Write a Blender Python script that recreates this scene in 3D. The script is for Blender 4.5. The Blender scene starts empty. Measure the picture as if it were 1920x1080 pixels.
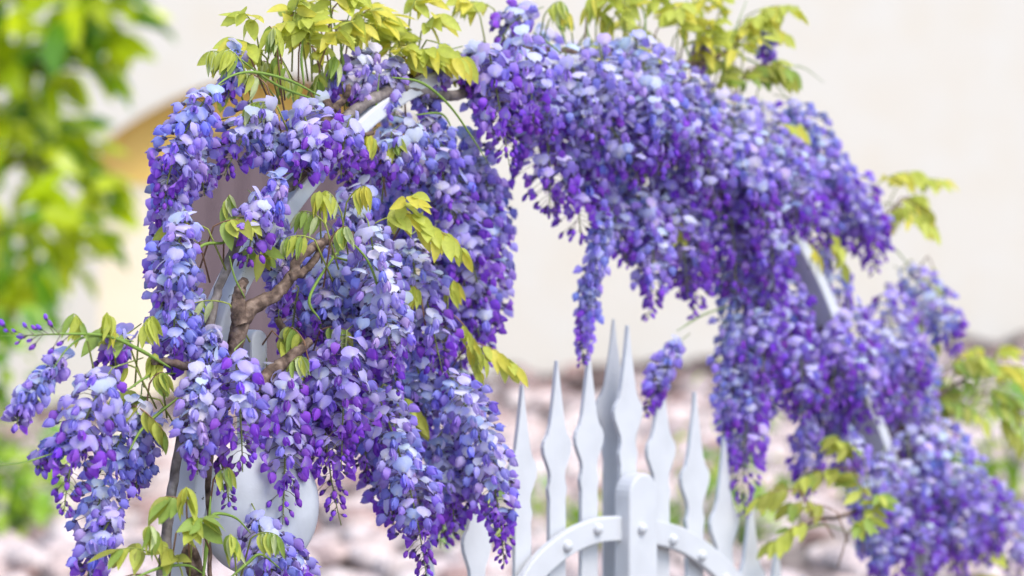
import bpy, math, random
import numpy as np
from mathutils import Vector, Matrix

random.seed(7)
rng = np.random.default_rng(11)
scene = bpy.context.scene
COL = scene.collection

# ------------------------------------------------------------------ camera
F = 4516.0                                  # focal length in photo pixels (1920 wide)
CAM = np.array([0.0, 0.0, 1.7])
TH = math.atan(120 / F)                     # slight downward pitch
cam_d = bpy.data.cameras.new('camera')
cam = bpy.data.objects.new('camera', cam_d)
COL.objects.link(cam)
cam.location = CAM
cam.rotation_euler = (math.pi / 2 - TH, 0, 0)
cam_d.sensor_width = 36
cam_d.lens = 36 * F / 1920
cam_d.clip_end = 500
cam_d.dof.use_dof = True
cam_d.dof.focus_distance = 3.76
cam_d.dof.aperture_fstop = 2.2
cam_d.dof.aperture_blades = 0
scene.camera = cam

# ------------------------------------------------------------------ world, sun, exposure
SUN_EL, SUN_AZ = math.radians(56), math.radians(138)   # azimuth from +Y, clockwise: behind the camera, to its right
world = bpy.data.worlds.new('World')
scene.world = world
world.use_nodes = True
wn = world.node_tree
wn.nodes.clear()
sky = wn.nodes.new('ShaderNodeTexSky')
sky.sky_type = 'NISHITA'
sky.sun_disc = False
sky.sun_elevation = SUN_EL
sky.sun_rotation = SUN_AZ
sky.air_density = 1.0
sky.dust_density = 1.6
sky.ozone_density = 1.0
bg = wn.nodes.new('ShaderNodeBackground')
bg.inputs['Strength'].default_value = 0.15
wo = wn.nodes.new('ShaderNodeOutputWorld')
wn.links.new(sky.outputs[0], bg.inputs[0])
wn.links.new(bg.outputs[0], wo.inputs[0])
sun_d = bpy.data.lights.new('sun', 'SUN')
sun_d.energy = 1.0
sun_d.angle = math.radians(32)
sun_d.color = (1.0, 0.975, 0.94)
sun = bpy.data.objects.new('sun', sun_d)
COL.objects.link(sun)
sdir = Vector((math.sin(SUN_AZ) * math.cos(SUN_EL), math.cos(SUN_AZ) * math.cos(SUN_EL), math.sin(SUN_EL)))
sun.rotation_euler = sdir.to_track_quat('Z', 'Y').to_euler()
sun.location = sdir * 30
vs = scene.view_settings
vs.view_transform = 'Standard'
vs.look = 'None'
vs.gamma = 1.0
vs.use_curve_mapping = False
vs.exposure = 1.28
scene.cycles.use_denoising = True
scene.cycles.max_bounces = 8
scene.cycles.transmission_bounces = 6

# ------------------------------------------------------------------ projection helpers
FW = np.array([0, math.cos(TH), -math.sin(TH)])
UP = np.array([0, math.sin(TH), math.cos(TH)])
RT = np.array([1.0, 0, 0])

def at(px, py, d):
    return CAM + RT * ((px - 960) / F * d) - UP * ((py - 540) / F * d) + FW * d

def hit(px, py, P, Q):
    """ray through a pixel onto the vertical plane through the ground points P and Q"""
    r = RT * ((px - 960) / F) - UP * ((py - 540) / F) + FW
    n = np.array([Q[1] - P[1], -(Q[0] - P[0]), 0.0])
    k = (n @ (np.array([P[0], P[1], 0]) - CAM)) / (n @ r)
    return CAM + r * k

# the arch and the gate stand in one vertical plane, oblique to the camera
AL, AR = (-0.446, 3.8), (0.887, 5.2)
AU = np.array([AR[0] - AL[0], AR[1] - AL[1], 0.0]); AU /= np.linalg.norm(AU)
AN = np.array([AU[1], -AU[0], 0.0])          # towards the camera

def ah(px, py, off=0.0):
    o = AN * off
    return hit(px, py, (AL[0] + o[0], AL[1] + o[1]), (AR[0] + o[0], AR[1] + o[1]))

def dp(px):
    a = (px - 960) / F
    t = (0.446 + 3.8 * a) / (1.333 - 1.4 * a)
    return 3.8 + 1.4 * t

# the house wall, further back, oblique as well
WL, WR = (-2.976, 14.0), (3.614, 17.0)
WU = np.array([WR[0] - WL[0], WR[1] - WL[1], 0.0]); WLEN = np.linalg.norm(WU); WU /= WLEN
WN = np.array([WU[1], -WU[0], 0.0])

def sm(a, b, x):
    t = np.clip((x - a) / (b - a), 0, 1)
    return t * t * (3 - 2 * t)

def ground_z(x, y):
    yw = 14.0 + (x + 2.976) * (3.0 / 6.59)
    zb = 0.60 + 0.28 * (x + 2.976) / 6.59
    zb = np.clip(zb, 0.4, 1.2)
    return 0.5 * sm(5.6, 8.3, y) + (zb - 0.5) * np.clip((y - 8.3) / np.maximum(yw - 8.3, 0.5), 0, 1)

def lin(c):
    c = np.array(c, float) / 255.0
    return np.where(c <= 0.04045, c / 12.92, ((c + 0.055) / 1.055) ** 2.4)

# ------------------------------------------------------------------ object helpers
def tag(o, label=None, cat=None, group=None, kind=None):
    if label: o['label'] = label
    if cat: o['category'] = cat
    if group: o['group'] = group
    if kind: o['kind'] = kind
    return o

WPOS = {}

def empty(name, loc, label, cat, group=None):
    o = bpy.data.objects.new(name, None)
    o.empty_display_size = 0.1
    COL.objects.link(o)
    o.location = loc
    WPOS[o.name] = np.array(loc, float)
    return tag(o, label, cat, group)

def mesh_data(name, v, tris, col=None, mat=None, smooth=True):
    """mesh from arrays; tris is (n,3) array or list of polygons"""
    me = bpy.data.meshes.new(name)
    v = np.asarray(v, np.float32)
    if isinstance(tris, np.ndarray):
        n, k = tris.shape
        me.vertices.add(len(v)); me.vertices.foreach_set('co', v.ravel())
        me.loops.add(n * k); me.loops.foreach_set('vertex_index', tris.astype(np.int32).ravel())
        me.polygons.add(n)
        me.polygons.foreach_set('loop_start', np.arange(0, n * k, k, dtype=np.int32))
        me.polygons.foreach_set('loop_total', np.full(n, k, np.int32))
        me.update(calc_edges=True)
    else:
        me.from_pydata([tuple(map(float, p)) for p in v], [], tris)
    me.polygons.foreach_set('use_smooth', np.full(len(me.polygons), smooth, bool))
    if col is not None:
        a = me.color_attributes.new('Col', 'FLOAT_COLOR', 'POINT')
        c = np.ones((len(v), 4), np.float32); c[:, :3] = col
        a.data.foreach_set('color', c.ravel())
    if mat: me.materials.append(mat)
    me.update()
    return me

def place(name, me, loc=(0, 0, 0), parent=None, kind=None):
    """link a mesh object at a world position; parents carry no rotation"""
    o = bpy.data.objects.new(name, me)
    COL.objects.link(o)
    loc = np.array(loc, float)
    WPOS[o.name] = loc
    if parent is not None:
        o.parent = parent
        o.location = loc - WPOS[parent.name]
    else:
        o.location = loc
    if kind: o['kind'] = kind
    return o

def obj(name, v, f, mat, parent=None, origin=None, col=None, smooth=True, kind=None, bevel=0.0):
    v = np.asarray(v, float)
    if origin is None: origin = v.mean(0)
    me = mesh_data(name, v - origin, f, col, mat, smooth)
    o = place(name, me, origin, parent, kind)
    if bevel:
        m = o.modifiers.new('bevel', 'BEVEL'); m.width = bevel; m.segments = 2; m.limit_method = 'ANGLE'; m.angle_limit = 0.7
    return o

class Buf:
    """collects geometry"""
    def __init__(s): s.v = []; s.f = []; s.c = []; s.n = 0
    def add(s, v, f, c=None):
        v = np.asarray(v, float); f = np.asarray(f, int)
        s.v.append(v); s.f.append(f + s.n); s.n += len(v)
        if c is not None:
            c = np.asarray(c, float)
            s.c.append(np.tile(c, (len(v), 1)) if c.ndim == 1 else c)
    def get(s):
        return np.vstack(s.v), np.vstack(s.f), (np.vstack(s.c) if s.c else None)

def quads_to_tris(q):
    q = np.asarray(q, int)
    return np.vstack([q[:, [0, 1, 2]], q[:, [0, 2, 3]]])

def grid_faces(nu, nv):
    q = []
    for i in range(nu):
        for j in range(nv):
            a = i * (nv + 1) + j
            q.append((a, a + nv + 1, a + nv + 2, a + 1))
    return quads_to_tris(q)

def smooth_path(P, n=6):
    P = np.asarray(P, float)
    if len(P) < 3:
        return np.array([P[0] + (P[-1] - P[0]) * t for t in np.linspace(0, 1, n)])
    Q = np.vstack([2 * P[0] - P[1], P, 2 * P[-1] - P[-2]])
    out = []
    for i in range(1, len(Q) - 2):
        for t in np.linspace(0, 1, n, endpoint=False):
            a, b, c, d = Q[i - 1], Q[i], Q[i + 1], Q[i + 2]
            out.append(0.5 * (2 * b + (c - a) * t + (2 * a - 5 * b + 4 * c - d) * t * t + (3 * b - a - 3 * c + d) * t ** 3))
    out.append(P[-1])
    return np.array(out)

def tube(P, R, sides=6, rough=0.0, cap=True):
    P = np.asarray(P, float); n = len(P)
    R = np.interp(np.linspace(0, 1, n), np.linspace(0, 1, len(R)), R) if np.ndim(R) else np.full(n, R)
    T = np.gradient(P, axis=0); T /= np.linalg.norm(T, axis=1)[:, None] + 1e-12
    ref = np.array([0.3, 0.9, 0.2]);
    if abs(T[0] @ ref) > 0.9: ref = np.array([1.0, 0, 0])
    v = []
    a = np.linspace(0, 2 * math.pi, sides, endpoint=False)
    N = np.cross(T[0], ref); N /= np.linalg.norm(N)
    for i in range(n):
        N = N - T[i] * (N @ T[i]); N /= np.linalg.norm(N)
        B = np.cross(T[i], N)
        r = R[i] * (1 + rough * rng.normal(size=sides)) if rough else R[i]
        v.append(P[i] + (np.cos(a) * r)[:, None] * N + (np.sin(a) * r)[:, None] * B)
    v = np.vstack(v)
    q = [(i * sides + j, i * sides + (j + 1) % sides, (i + 1) * sides + (j + 1) % sides, (i + 1) * sides + j)
         for i in range(n - 1) for j in range(sides)]
    f = quads_to_tris(q)
    if cap:
        v = np.vstack([v, P[0], P[-1]])
        k = len(v)
        e = [(j, k - 2, (j + 1) % sides) for j in range(sides)] + \
            [((n - 1) * sides + j, (n - 1) * sides + (j + 1) % sides, k - 1) for j in range(sides)]
        f = np.vstack([f[:, ::-1], np.array(e)[:, ::-1]])
    return v, f

# ------------------------------------------------------------------ materials
def mat(name):
    m = bpy.data.materials.new(name); m.use_nodes = True
    nt = m.node_tree; nt.nodes.clear()
    out = nt.nodes.new('ShaderNodeOutputMaterial')
    return m, nt, out

def N(nt, t, **kw):
    n = nt.nodes.new(t)
    for k, v in kw.items():
        if k in n.inputs: n.inputs[k].default_value = v
        else: setattr(n, k, v)
    return n

def petal_mat(name, trans, rough, spec, vary=0.12, scale=350):
    """soft translucent tissue coloured by its own pigment (vertex colour) with fine vein grain"""
    m, nt, out = mat(name)
    at_ = N(nt, 'ShaderNodeAttribute', attribute_name='Col')
    tc = N(nt, 'ShaderNodeTexCoord')
    no = N(nt, 'ShaderNodeTexNoise'); no.inputs['Scale'].default_value = scale; no.inputs['Detail'].default_value = 3
    nt.links.new(tc.outputs['Object'], no.inputs['Vector'])
    mr = N(nt, 'ShaderNodeMapRange'); mr.inputs[3].default_value = 1 - vary; mr.inputs[4].default_value = 1 + vary
    nt.links.new(no.outputs['Fac'], mr.inputs[0])
    mul = N(nt, 'ShaderNodeVectorMath', operation='SCALE')
    nt.links.new(at_.outputs['Color'], mul.inputs[0]); nt.links.new(mr.outputs[0], mul.inputs['Scale'])
    p = N(nt, 'ShaderNodeBsdfPrincipled')
    p.inputs['Roughness'].default_value = rough
    p.inputs['Specular IOR Level'].default_value = spec
    nt.links.new(mul.outputs[0], p.inputs['Base Color'])
    bmp = N(nt, 'ShaderNodeBump'); bmp.inputs['Strength'].default_value = 0.15; bmp.inputs['Distance'].default_value = 0.001
    nt.links.new(no.outputs['Fac'], bmp.inputs['Height']); nt.links.new(bmp.outputs[0], p.inputs['Normal'])
    t = N(nt, 'ShaderNodeBsdfTranslucent')
    nt.links.new(mul.outputs[0], t.inputs['Color'])
    mx = N(nt, 'ShaderNodeMixShader'); mx.inputs[0].default_value = trans
    nt.links.new(p.outputs[0], mx.inputs[1]); nt.links.new(t.outputs[0], mx.inputs[2])
    nt.links.new(mx.outputs[0], out.inputs[0])
    return m

def noise_mat(name, cols, scale, rough=0.8, bump=0.3, dist=0.01, detail=6, spec=0.3, stretch=(1, 1, 1), attr=False, stops=None):
    m, nt, out = mat(name)
    tc = N(nt, 'ShaderNodeTexCoord')
    mp = N(nt, 'ShaderNodeMapping'); mp.inputs['Scale'].default_value = stretch
    no = N(nt, 'ShaderNodeTexNoise'); no.inputs['Scale'].default_value = scale; no.inputs['Detail'].default_value = detail
    nt.links.new(tc.outputs['Object'], mp.inputs[0]); nt.links.new(mp.outputs[0], no.inputs['Vector'])
    cr = N(nt, 'ShaderNodeValToRGB')
    el = cr.color_ramp.elements
    stops = stops or list(np.linspace(0.3, 0.7, len(cols)))
    while len(el) < len(cols): el.new(0.5)
    for e, s, c in zip(el, stops, cols):
        e.position = s; e.color = (*lin(c), 1)
    nt.links.new(no.outputs['Fac'], cr.inputs[0])
    p = N(nt, 'ShaderNodeBsdfPrincipled')
    p.inputs['Roughness'].default_value = rough; p.inputs['Specular IOR Level'].default_value = spec
    src = cr.outputs[0]
    if attr:
        a = N(nt, 'ShaderNodeAttribute', attribute_name='Col')
        mm = N(nt, 'ShaderNodeMix', data_type='RGBA', blend_type='MULTIPLY'); mm.inputs[0].default_value = 1
        nt.links.new(cr.outputs[0], mm.inputs[6]); nt.links.new(a.outputs['Color'], mm.inputs[7])
        src = mm.outputs[2]
    nt.links.new(src, p.inputs['Base Color'])
    b = N(nt, 'ShaderNodeBump'); b.inputs['Strength'].default_value = bump; b.inputs['Distance'].default_value = dist
    nt.links.new(no.outputs['Fac'], b.inputs['Height']); nt.links.new(b.outputs[0], p.inputs['Normal'])
    nt.links.new(p.outputs[0], out.inputs[0])
    return m

def paint_mat(name, base, peel, under, dirt=0.1):
    """old brushed white paint: faint dirt, fine brush relief and flaked patches of bare grey wood"""
    m, nt, out = mat(name)
    tc = N(nt, 'ShaderNodeTexCoord')
    n1 = N(nt, 'ShaderNodeTexNoise'); n1.inputs['Scale'].default_value = 14; n1.inputs['Detail'].default_value = 8
    n2 = N(nt, 'ShaderNodeTexNoise'); n2.inputs['Scale'].default_value = 42; n2.inputs['Detail'].default_value = 5; n2.inputs['Roughness'].default_value = 0.65
    n3 = N(nt, 'ShaderNodeTexNoise'); n3.inputs['Scale'].default_value = 220; n3.inputs['Detail'].default_value = 3
    for n in (n1, n2, n3): nt.links.new(tc.outputs['Object'], n.inputs['Vector'])
    c1 = N(nt, 'ShaderNodeMix', data_type='RGBA')
    c1.inputs[6].default_value = (*lin(base), 1)
    c1.inputs[7].default_value = (*(lin(base) * (1 - dirt * 2.2)), 1)
    r1 = N(nt, 'ShaderNodeMapRange'); r1.inputs[1].default_value = 0.4; r1.inputs[2].default_value = 0.75
    nt.links.new(n1.outputs['Fac'], r1.inputs[0]); nt.links.new(r1.outputs[0], c1.inputs[0])
    r2 = N(nt, 'ShaderNodeMapRange'); r2.inputs[1].default_value = peel; r2.inputs[2].default_value = peel + 0.012
    nt.links.new(n2.outputs['Fac'], r2.inputs[0])
    c2 = N(nt, 'ShaderNodeMix', data_type='RGBA'); c2.inputs[7].default_value = (*lin(under), 1)
    nt.links.new(r2.outputs[0], c2.inputs[0]); nt.links.new(c1.outputs[2], c2.inputs[6])
    p = N(nt, 'ShaderNodeBsdfPrincipled'); p.inputs['Roughness'].default_value = 0.45; p.inputs['Specular IOR Level'].default_value = 0.4
    nt.links.new(c2.outputs[2], p.inputs['Base Color'])
    ad = N(nt, 'ShaderNodeMath', operation='MULTIPLY_ADD'); ad.inputs[1].default_value = 0.25
    sb = N(nt, 'ShaderNodeMath', operation='MULTIPLY'); sb.inputs[1].default_value = -0.8
    nt.links.new(r2.outputs[0], sb.inputs[0]); nt.links.new(n3.outputs['Fac'], ad.inputs[0]); nt.links.new(sb.outputs[0], ad.inputs[2])
    b = N(nt, 'ShaderNodeBump'); b.inputs['Strength'].default_value = 0.35; b.inputs['Distance'].default_value = 0.002
    nt.links.new(ad.outputs[0], b.inputs['Height']); nt.links.new(b.outputs[0], p.inputs['Normal'])
    nt.links.new(p.outputs[0], out.inputs[0])
    return m

M_PETAL = petal_mat('petal', 0.5, 0.55, 0.25, 0.10, 420)
M_LEAF = petal_mat('young_leaf', 0.48, 0.45, 0.3, 0.18, 160)
M_BIGLEAF = petal_mat('glossy_leaf', 0.5, 0.2, 0.7, 0.2, 30)
M_STEM = petal_mat('green_stem', 0.0, 0.6, 0.3, 0.25, 300)
M_BARK = noise_mat('vine_bark', [(52, 42, 36), (104, 86, 74), (146, 126, 110)], 60, 0.9, 0.9, 0.006, 8, 0.2)
M_GREYBARK = noise_mat('grey_vine_bark', [(84, 76, 72), (128, 118, 112), (160, 150, 144)], 55, 0.9, 0.9, 0.005, 8, 0.2)
M_PAINT = paint_mat('peeling_white_paint', (206, 207, 208), 0.655, (104, 104, 96), 0.06)
M_GATE = paint_mat('white_gate_paint', (199, 200, 201), 0.735, (120, 116, 110), 0.05)
M_DISC = paint_mat('white_disc_paint', (188, 191, 195), 0.78, (120, 120, 120), 0.14)
M_WALL = noise_mat('cream_plaster', [(205, 196, 181), (206, 200, 189)], 3, 0.9, 0.25, 0.004, 10, 0.15)
M_OCHRE = noise_mat('shaded_ochre_plaster', [(232, 190, 100), (240, 202, 122)], 3, 0.9, 0.25, 0.004, 10, 0.15)
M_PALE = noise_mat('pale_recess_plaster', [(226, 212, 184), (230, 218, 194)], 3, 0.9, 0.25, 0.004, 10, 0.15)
M_DOOR = noise_mat('mauve_door', [(96, 80, 84), (116, 98, 102)], 6, 0.7, 0.3, 0.003, 8, 0.3, (6, 6, 0.6))
M_STONE = noise_mat('pale_stone', [(170, 158, 153), (208, 196, 191), (232, 223, 218)], 7, 0.85, 0.6, 0.02, 8, 0.2, attr=True)
M_SOIL = noise_mat('stony_soil', [(80, 70, 65), (122, 108, 103), (152, 140, 135)], 9, 0.95, 0.8, 0.03, 10, 0.1)
M_TRUNK = noise_mat('tree_bark', [(70, 60, 50), (120, 106, 92)], 20, 0.9, 0.8, 0.01, 8, 0.2)
M_BEE = noise_mat('bee_body', [(40, 28, 14), (120, 84, 30)], 500, 0.7, 0.3, 0.0005, 2, 0.3)

# ------------------------------------------------------------------ ground
gx = np.concatenate([np.linspace(-150, -10, 15), np.linspace(-9, 11, 101), np.linspace(12, 150, 15)])
gy = np.concatenate([np.linspace(-150, -8, 12), np.linspace(-6, 5, 12), np.linspace(5.2, 24, 95), np.linspace(26, 250, 14)])
GX, GY = np.meshgrid(gx, gy, indexing='ij')
GZ = ground_z(GX, GY) + rng.normal(0, 0.012, GX.shape)
gv = np.stack([GX, GY, GZ], -1).reshape(-1, 3)
gf = grid_faces(len(gx) - 1, len(gy) - 1)
ground = obj('ground', gv, gf, M_SOIL, origin=np.zeros(3), kind='structure')

# loose stones on the bank
def stone_mesh(seed, tint):
    r = np.random.default_rng(seed)
    import bmesh
    bm = bmesh.new(); bmesh.ops.create_icosphere(bm, subdivisions=2, radius=1)
    v = np.array([p.co[:] for p in bm.verts]); f = np.array([[q.index for q in p.verts] for p in bm.faces]); bm.free()
    for _ in range(9):                       # chop flat facets
        n = r.normal(size=3); n /= np.linalg.norm(n); h = r.uniform(0.62, 0.9)
        k = v @ n; v = v - np.outer(np.maximum(k - h, 0), n)
    v *= np.array([1.0, r.uniform(0.6, 0.85), r.uniform(0.36, 0.55)])
    return v, f, np.tile(tint, (len(v), 1))
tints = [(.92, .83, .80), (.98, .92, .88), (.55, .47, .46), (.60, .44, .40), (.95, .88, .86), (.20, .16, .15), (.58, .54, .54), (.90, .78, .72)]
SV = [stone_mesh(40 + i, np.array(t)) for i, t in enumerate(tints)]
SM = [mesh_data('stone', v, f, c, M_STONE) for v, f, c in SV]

def rot_z(a): c, s = math.cos(a), math.sin(a); return np.array([[c, -s, 0], [s, c, 0], [0, 0, 1]])
def rot_x(a): c, s = math.cos(a), math.sin(a); return np.array([[1, 0, 0], [0, c, -s], [0, s, c]])
def rot_y(a): c, s = math.cos(a), math.sin(a); return np.array([[c, 0, s], [0, 1, 0], [-s, 0, c]])

stones = []
for _ in range(2600):
    y = rng.uniform(7.6, 17.2); x = rng.uniform(-0.235, 0.235) * y
    yw = 14.0 + (x + 2.976) * (3.0 / 6.59)
    if y > yw - 0.12: continue
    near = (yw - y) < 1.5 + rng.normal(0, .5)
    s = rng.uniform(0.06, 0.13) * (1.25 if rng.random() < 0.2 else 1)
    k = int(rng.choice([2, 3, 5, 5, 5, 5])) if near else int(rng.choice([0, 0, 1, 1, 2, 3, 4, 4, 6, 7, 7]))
    stones.append((s / y, x, y, s, k, rng.uniform(0, 6.28), rng.uniform(-.3, .3), rng.uniform(-.3, .3)))
stones.sort(reverse=True)
sb = Buf()
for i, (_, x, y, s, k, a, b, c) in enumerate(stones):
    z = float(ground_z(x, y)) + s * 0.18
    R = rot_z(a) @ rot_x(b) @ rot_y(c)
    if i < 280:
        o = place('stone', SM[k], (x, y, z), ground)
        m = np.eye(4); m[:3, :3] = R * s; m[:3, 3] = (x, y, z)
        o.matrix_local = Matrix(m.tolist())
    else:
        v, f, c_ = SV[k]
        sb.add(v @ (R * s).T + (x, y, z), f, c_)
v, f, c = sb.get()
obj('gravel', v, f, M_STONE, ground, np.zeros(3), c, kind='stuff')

# ------------------------------------------------------------------ house with an arched recess and a door
def wall_s(px, py=500):
    p = hit(px, py, WL, WR)
    return float((p - np.array([WL[0], WL[1], 0])) @ WU), float(p[2])
W0 = np.array([WL[0], WL[1], 0.0])
def wp(s, z, off=0.0): return W0 + WU * s + WN * off + np.array([0, 0, z])
house = empty('house', wp(3.6, 0.3), 'cream plastered house wall with an ochre arched recess behind the arch', 'house')
sL = wall_s(186, 500)[0]; sR = wall_s(850, 500)[0]
zs = wall_s(186, 272)[1]; zt = wall_s(540, 142)[1]
mid = (sL + sR) / 2; hw = (sR - sL) / 2; rise = zt - zs
na = 28
def arc(hw_, rise_, z0): return [(mid + hw_ * (2 * i / na - 1), z0 + rise_ * (1 - (2 * i / na - 1) ** 2)) for i in range(na + 1)]
A = arc(hw, rise, zs)
S0, S1, Z0, Z1 = -6.5, 16.0, 0.2, 5.6
front = []; faces = []
def quad_poly(pts): 
    i = len(front); front.extend(pts); faces.append(list(range(i, i + len(pts))))
quad_poly([wp(S0, Z0), wp(sL, Z0), wp(sL, zs), wp(sL, Z1), wp(S0, Z1)])
quad_poly([wp(sR, Z0), wp(S1, Z0), wp(S1, Z1), wp(sR, Z1), wp(sR, zs)])
for i in range(na):
    a, b = A[i], A[i + 1]
    quad_poly([wp(*a), wp(*b), wp(b[0], Z1), wp(a[0], Z1)])
DEP = -0.34
for i in range(na):                          # the soffit and jambs of the recess
    a, b = A[i], A[i + 1]
    quad_poly([wp(*a), wp(*a, DEP), wp(*b, DEP), wp(*b)])
quad_poly([wp(sL, Z0), wp(sL, Z0, DEP), wp(sL, zs, DEP), wp(sL, zs)])
quad_poly([wp(sR, zs), wp(sR, zs, DEP), wp(sR, Z0, DEP), wp(sR, Z0)])
# sides, back and top so that the wall is a solid body
B = -5.0
quad_poly([wp(S0, Z0), wp(S0, Z1), wp(S0, Z1, B), wp(S0, Z0, B)])
quad_poly([wp(S1, Z0, B), wp(S1, Z1, B), wp(S1, Z1), wp(S1, Z0)])
quad_poly([wp(S0, Z1), wp(S1, Z1), wp(S1, Z1, B), wp(S0, Z1, B)])
quad_poly([wp(S0, Z0, B), wp(S0, Z1, B), wp(S1, Z1, B), wp(S1, Z0, B)])
obj('wall', front, faces, M_WALL, house, smooth=False)
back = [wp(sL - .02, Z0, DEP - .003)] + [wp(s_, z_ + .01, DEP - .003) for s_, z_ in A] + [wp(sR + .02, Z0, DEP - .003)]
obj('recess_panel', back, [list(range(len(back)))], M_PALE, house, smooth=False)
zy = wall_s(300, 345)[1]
shade_outline = [wp(sL + .01, min(zy, zs) , DEP + .006)] + [wp(s_, z_, DEP + .006) for s_, z_ in A] + [wp(sR - .01, min(zy, zs), DEP + .006)]  # ochre wall colour with the soffit's shade painted in, over the pale panel
obj('ochre_shade_panel', shade_outline, [list(range(len(shade_outline)))], M_OCHRE, house, smooth=False)
dl, dr = wall_s(372, 500)[0], wall_s(800, 500)[0]
zd = wall_s(500, 300)[1]
dm = (dl + dr) / 2; dw = (dr - dl) / 2
fr = [wp(dm + dw * math.cos(math.pi - math.pi * i / 16), zd + 0.22 * math.sin(math.pi * i / 16), DEP + 0.015) for i in range(17)]
fr = [wp(dl, 0.4, DEP + 0.015)] + fr + [wp(dr, 0.4, DEP + 0.015)]
door = obj('door', fr, [list(range(len(fr)))[::-1]], M_DOOR, house, smooth=False)
npk = 8
for i in range(npk):
    a = dl + (dr - dl) * (i + 0.04) / npk; b = dl + (dr - dl) * (i + 0.96) / npk
    def top(s_): return zd + 0.22 * math.sqrt(max(0, 1 - ((s_ - dm) / dw) ** 2)) - 0.02
    o0, o1 = DEP + 0.018, DEP + 0.045
    pts = [wp(a, 0.42, o1), wp(b, 0.42, o1), wp(b, top(b), o1), wp(a, top(a), o1), wp(a, 0.42, o0), wp(b, 0.42, o0), wp(b, top(b), o0), wp(a, top(a), o0)]
    obj('plank', pts, [[0, 1, 2, 3], [4, 7, 6, 5], [0, 4, 5, 1], [3, 2, 6, 7], [0, 3, 7, 4], [1, 5, 6, 2]], M_DOOR, door, smooth=False)

# ------------------------------------------------------------------ generic leaves
def leaf_mesh(L, W, fold, droop, col, tipcol, nl=5, tip=0.7):
    """lanceolate leaf along +X, face up +Z, folded along the midrib"""
    v = []; c = []
    for i in range(nl + 1):
        t = i / nl
        w = W * (math.sin(math.pi * min(1, t ** tip)) ** 0.8) if 0 < t < 1 else 0.0004
        for u in (-1, 0, 1):
            v.append((L * t, u * w, abs(u) * w * fold - droop * L * t * t))
            k = np.array(col) * (1 - t) + np.array(tipcol) * t
            c.append(k * (1.12 if u == 0 else 1.0))
    return np.array(v), grid_faces(nl, 2), np.array(c)

# ------------------------------------------------------------------ background broadleaf tree and plants
def leaf_cloud(centres, n, spread, L, cols, name, parent, material, seed, down=0.3):
    r = np.random.default_rng(seed)
    vs_ = [leaf_mesh(L * k, L * k * 0.24, 0.25, dr, c, np.array(c) * 1.15, 5, 0.85) for k, dr, c in
           [(1, .15, cols[0]), (.85, .3, cols[1]), (1.1, .2, cols[2 % len(cols)]), (.7, .1, cols[3 % len(cols)])]]
    b = Buf()
    for ctr, sc in centres:
        for _ in range(int(n * sc)):
            d = r.normal(size=3); d /= np.linalg.norm(d)
            p = np.array(ctr) + d * spread * sc * r.uniform(0.1, 1) ** 0.6
            a = math.atan2(d[1], d[0]) + r.normal(0, .6)
            R = rot_z(a) @ rot_y(r.normal(down, .45)) @ rot_x(r.normal(0, .7))
            v, f, c = vs_[int(r.integers(0, 4))]
            b.add(v @ R.T + p, f, c * r.uniform(.75, 1.2))
    v, f, c = b.get()
    return obj(name, v, f, material, parent, WPOS[parent.name], c, kind='stuff')

GREENS = [(.44, .55, .012), (.56, .64, .015), (.13, .30, .02), (.62, .68, .05)]
tb = at(-190, 700, 11.2); tb = np.array([tb[0], tb[1], ground_z(tb[0], tb[1])])
tree = empty('broadleaf_tree', tb, 'glossy green broadleaf tree hanging in front of the cream house wall', 'tree')
trunk_top = at(-150, -250, 11.2)
v, f = tube(smooth_path([tb - [0, 0, .1], (tb + trunk_top) / 2 + [.05, 0, 0], trunk_top], 6), [.13, .1, .07], 10, 0.05)
obj('trunk', v, f, M_TRUNK, tree, tb)
for (x0, y0, x1, y1) in [(-160, 500, 100, 420), (-150, 300, 150, 330), (-150, 150, 170, 130), (-150, 0, 160, 20), (-150, 420, 60, 540)]:
    p, q = at(x0, y0, 11.2), at(x1, y1, 10.9)
    v, f = tube(smooth_path([p, (p + q) / 2 + [0, 0, .05], q], 5), [.03, .008], 6)
    obj('branch', v, f, M_TRUNK, tree, p)
cent = []
for (x, y, s) in [(20, 30, 1), (120, 20, 1), (190, 60, .6), (60, 120, 1), (150, 110, .7), (20, 210, 1), (90, 240, .9), (130, 290, .7), (40, 330, 1),
                  (130, 350, .8), (170, 340, .4), (30, 430, 1), (110, 440, .8), (150, 415, .4), (30, 510, .7), (100, 510, .5), (20, 560, .4), (-60, 100, 1.2), (-60, 300, 1.2), (-60, 480, 1.1), (190, 10, .6), (140, -60, 1), (0, -60, 1)]:
    cent.append((at(x, y, rng.uniform(10.6, 11.4)), s))
leaf_cloud(cent, 20, 0.23, 0.25, GREENS, 'crown', tree, M_BIGLEAF, 3)

PLANT_G = [(.26, .44, .02), (.40, .56, .04), (.16, .34, .04), (.50, .62, .08)]
def plant(name, px, py, d, h, n, label, seed, L=0.09, spread=0.14, group=None):
    p = at(px, py, d); z = float(ground_z(p[0], p[1]))
    base = np.array([p[0], p[1], z])
    o = empty(name, base, label, 'plant', group)
    b = Buf()
    r = np.random.default_rng(seed)
    cs = []
    for i in range(7):
        q = base + np.array([r.normal(0, .09), r.normal(0, .09), h * r.uniform(.55, 1)])
        tv, tf = tube(smooth_path([base - [0, 0, .03], (base + q) / 2 + [r.normal(0, .02), 0, .02], q], 4), [.006, .003], 5)
        b.add(tv, tf, lin((96, 120, 52))); cs.append((q, 1.0)); cs.append(((base + q) / 2 + r.normal(0, .03, 3), .8))
    v, f, c = b.get(); obj('stem', v, f, M_STEM, o, base, c)
    leaf_cloud(cs, n, spread, L, PLANT_G, 'foliage', o, M_BIGLEAF, seed)
    return o
PG = 'low green plants among the stones'
PL = 'low bright green plant growing among the pale stones behind the gate'
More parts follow.
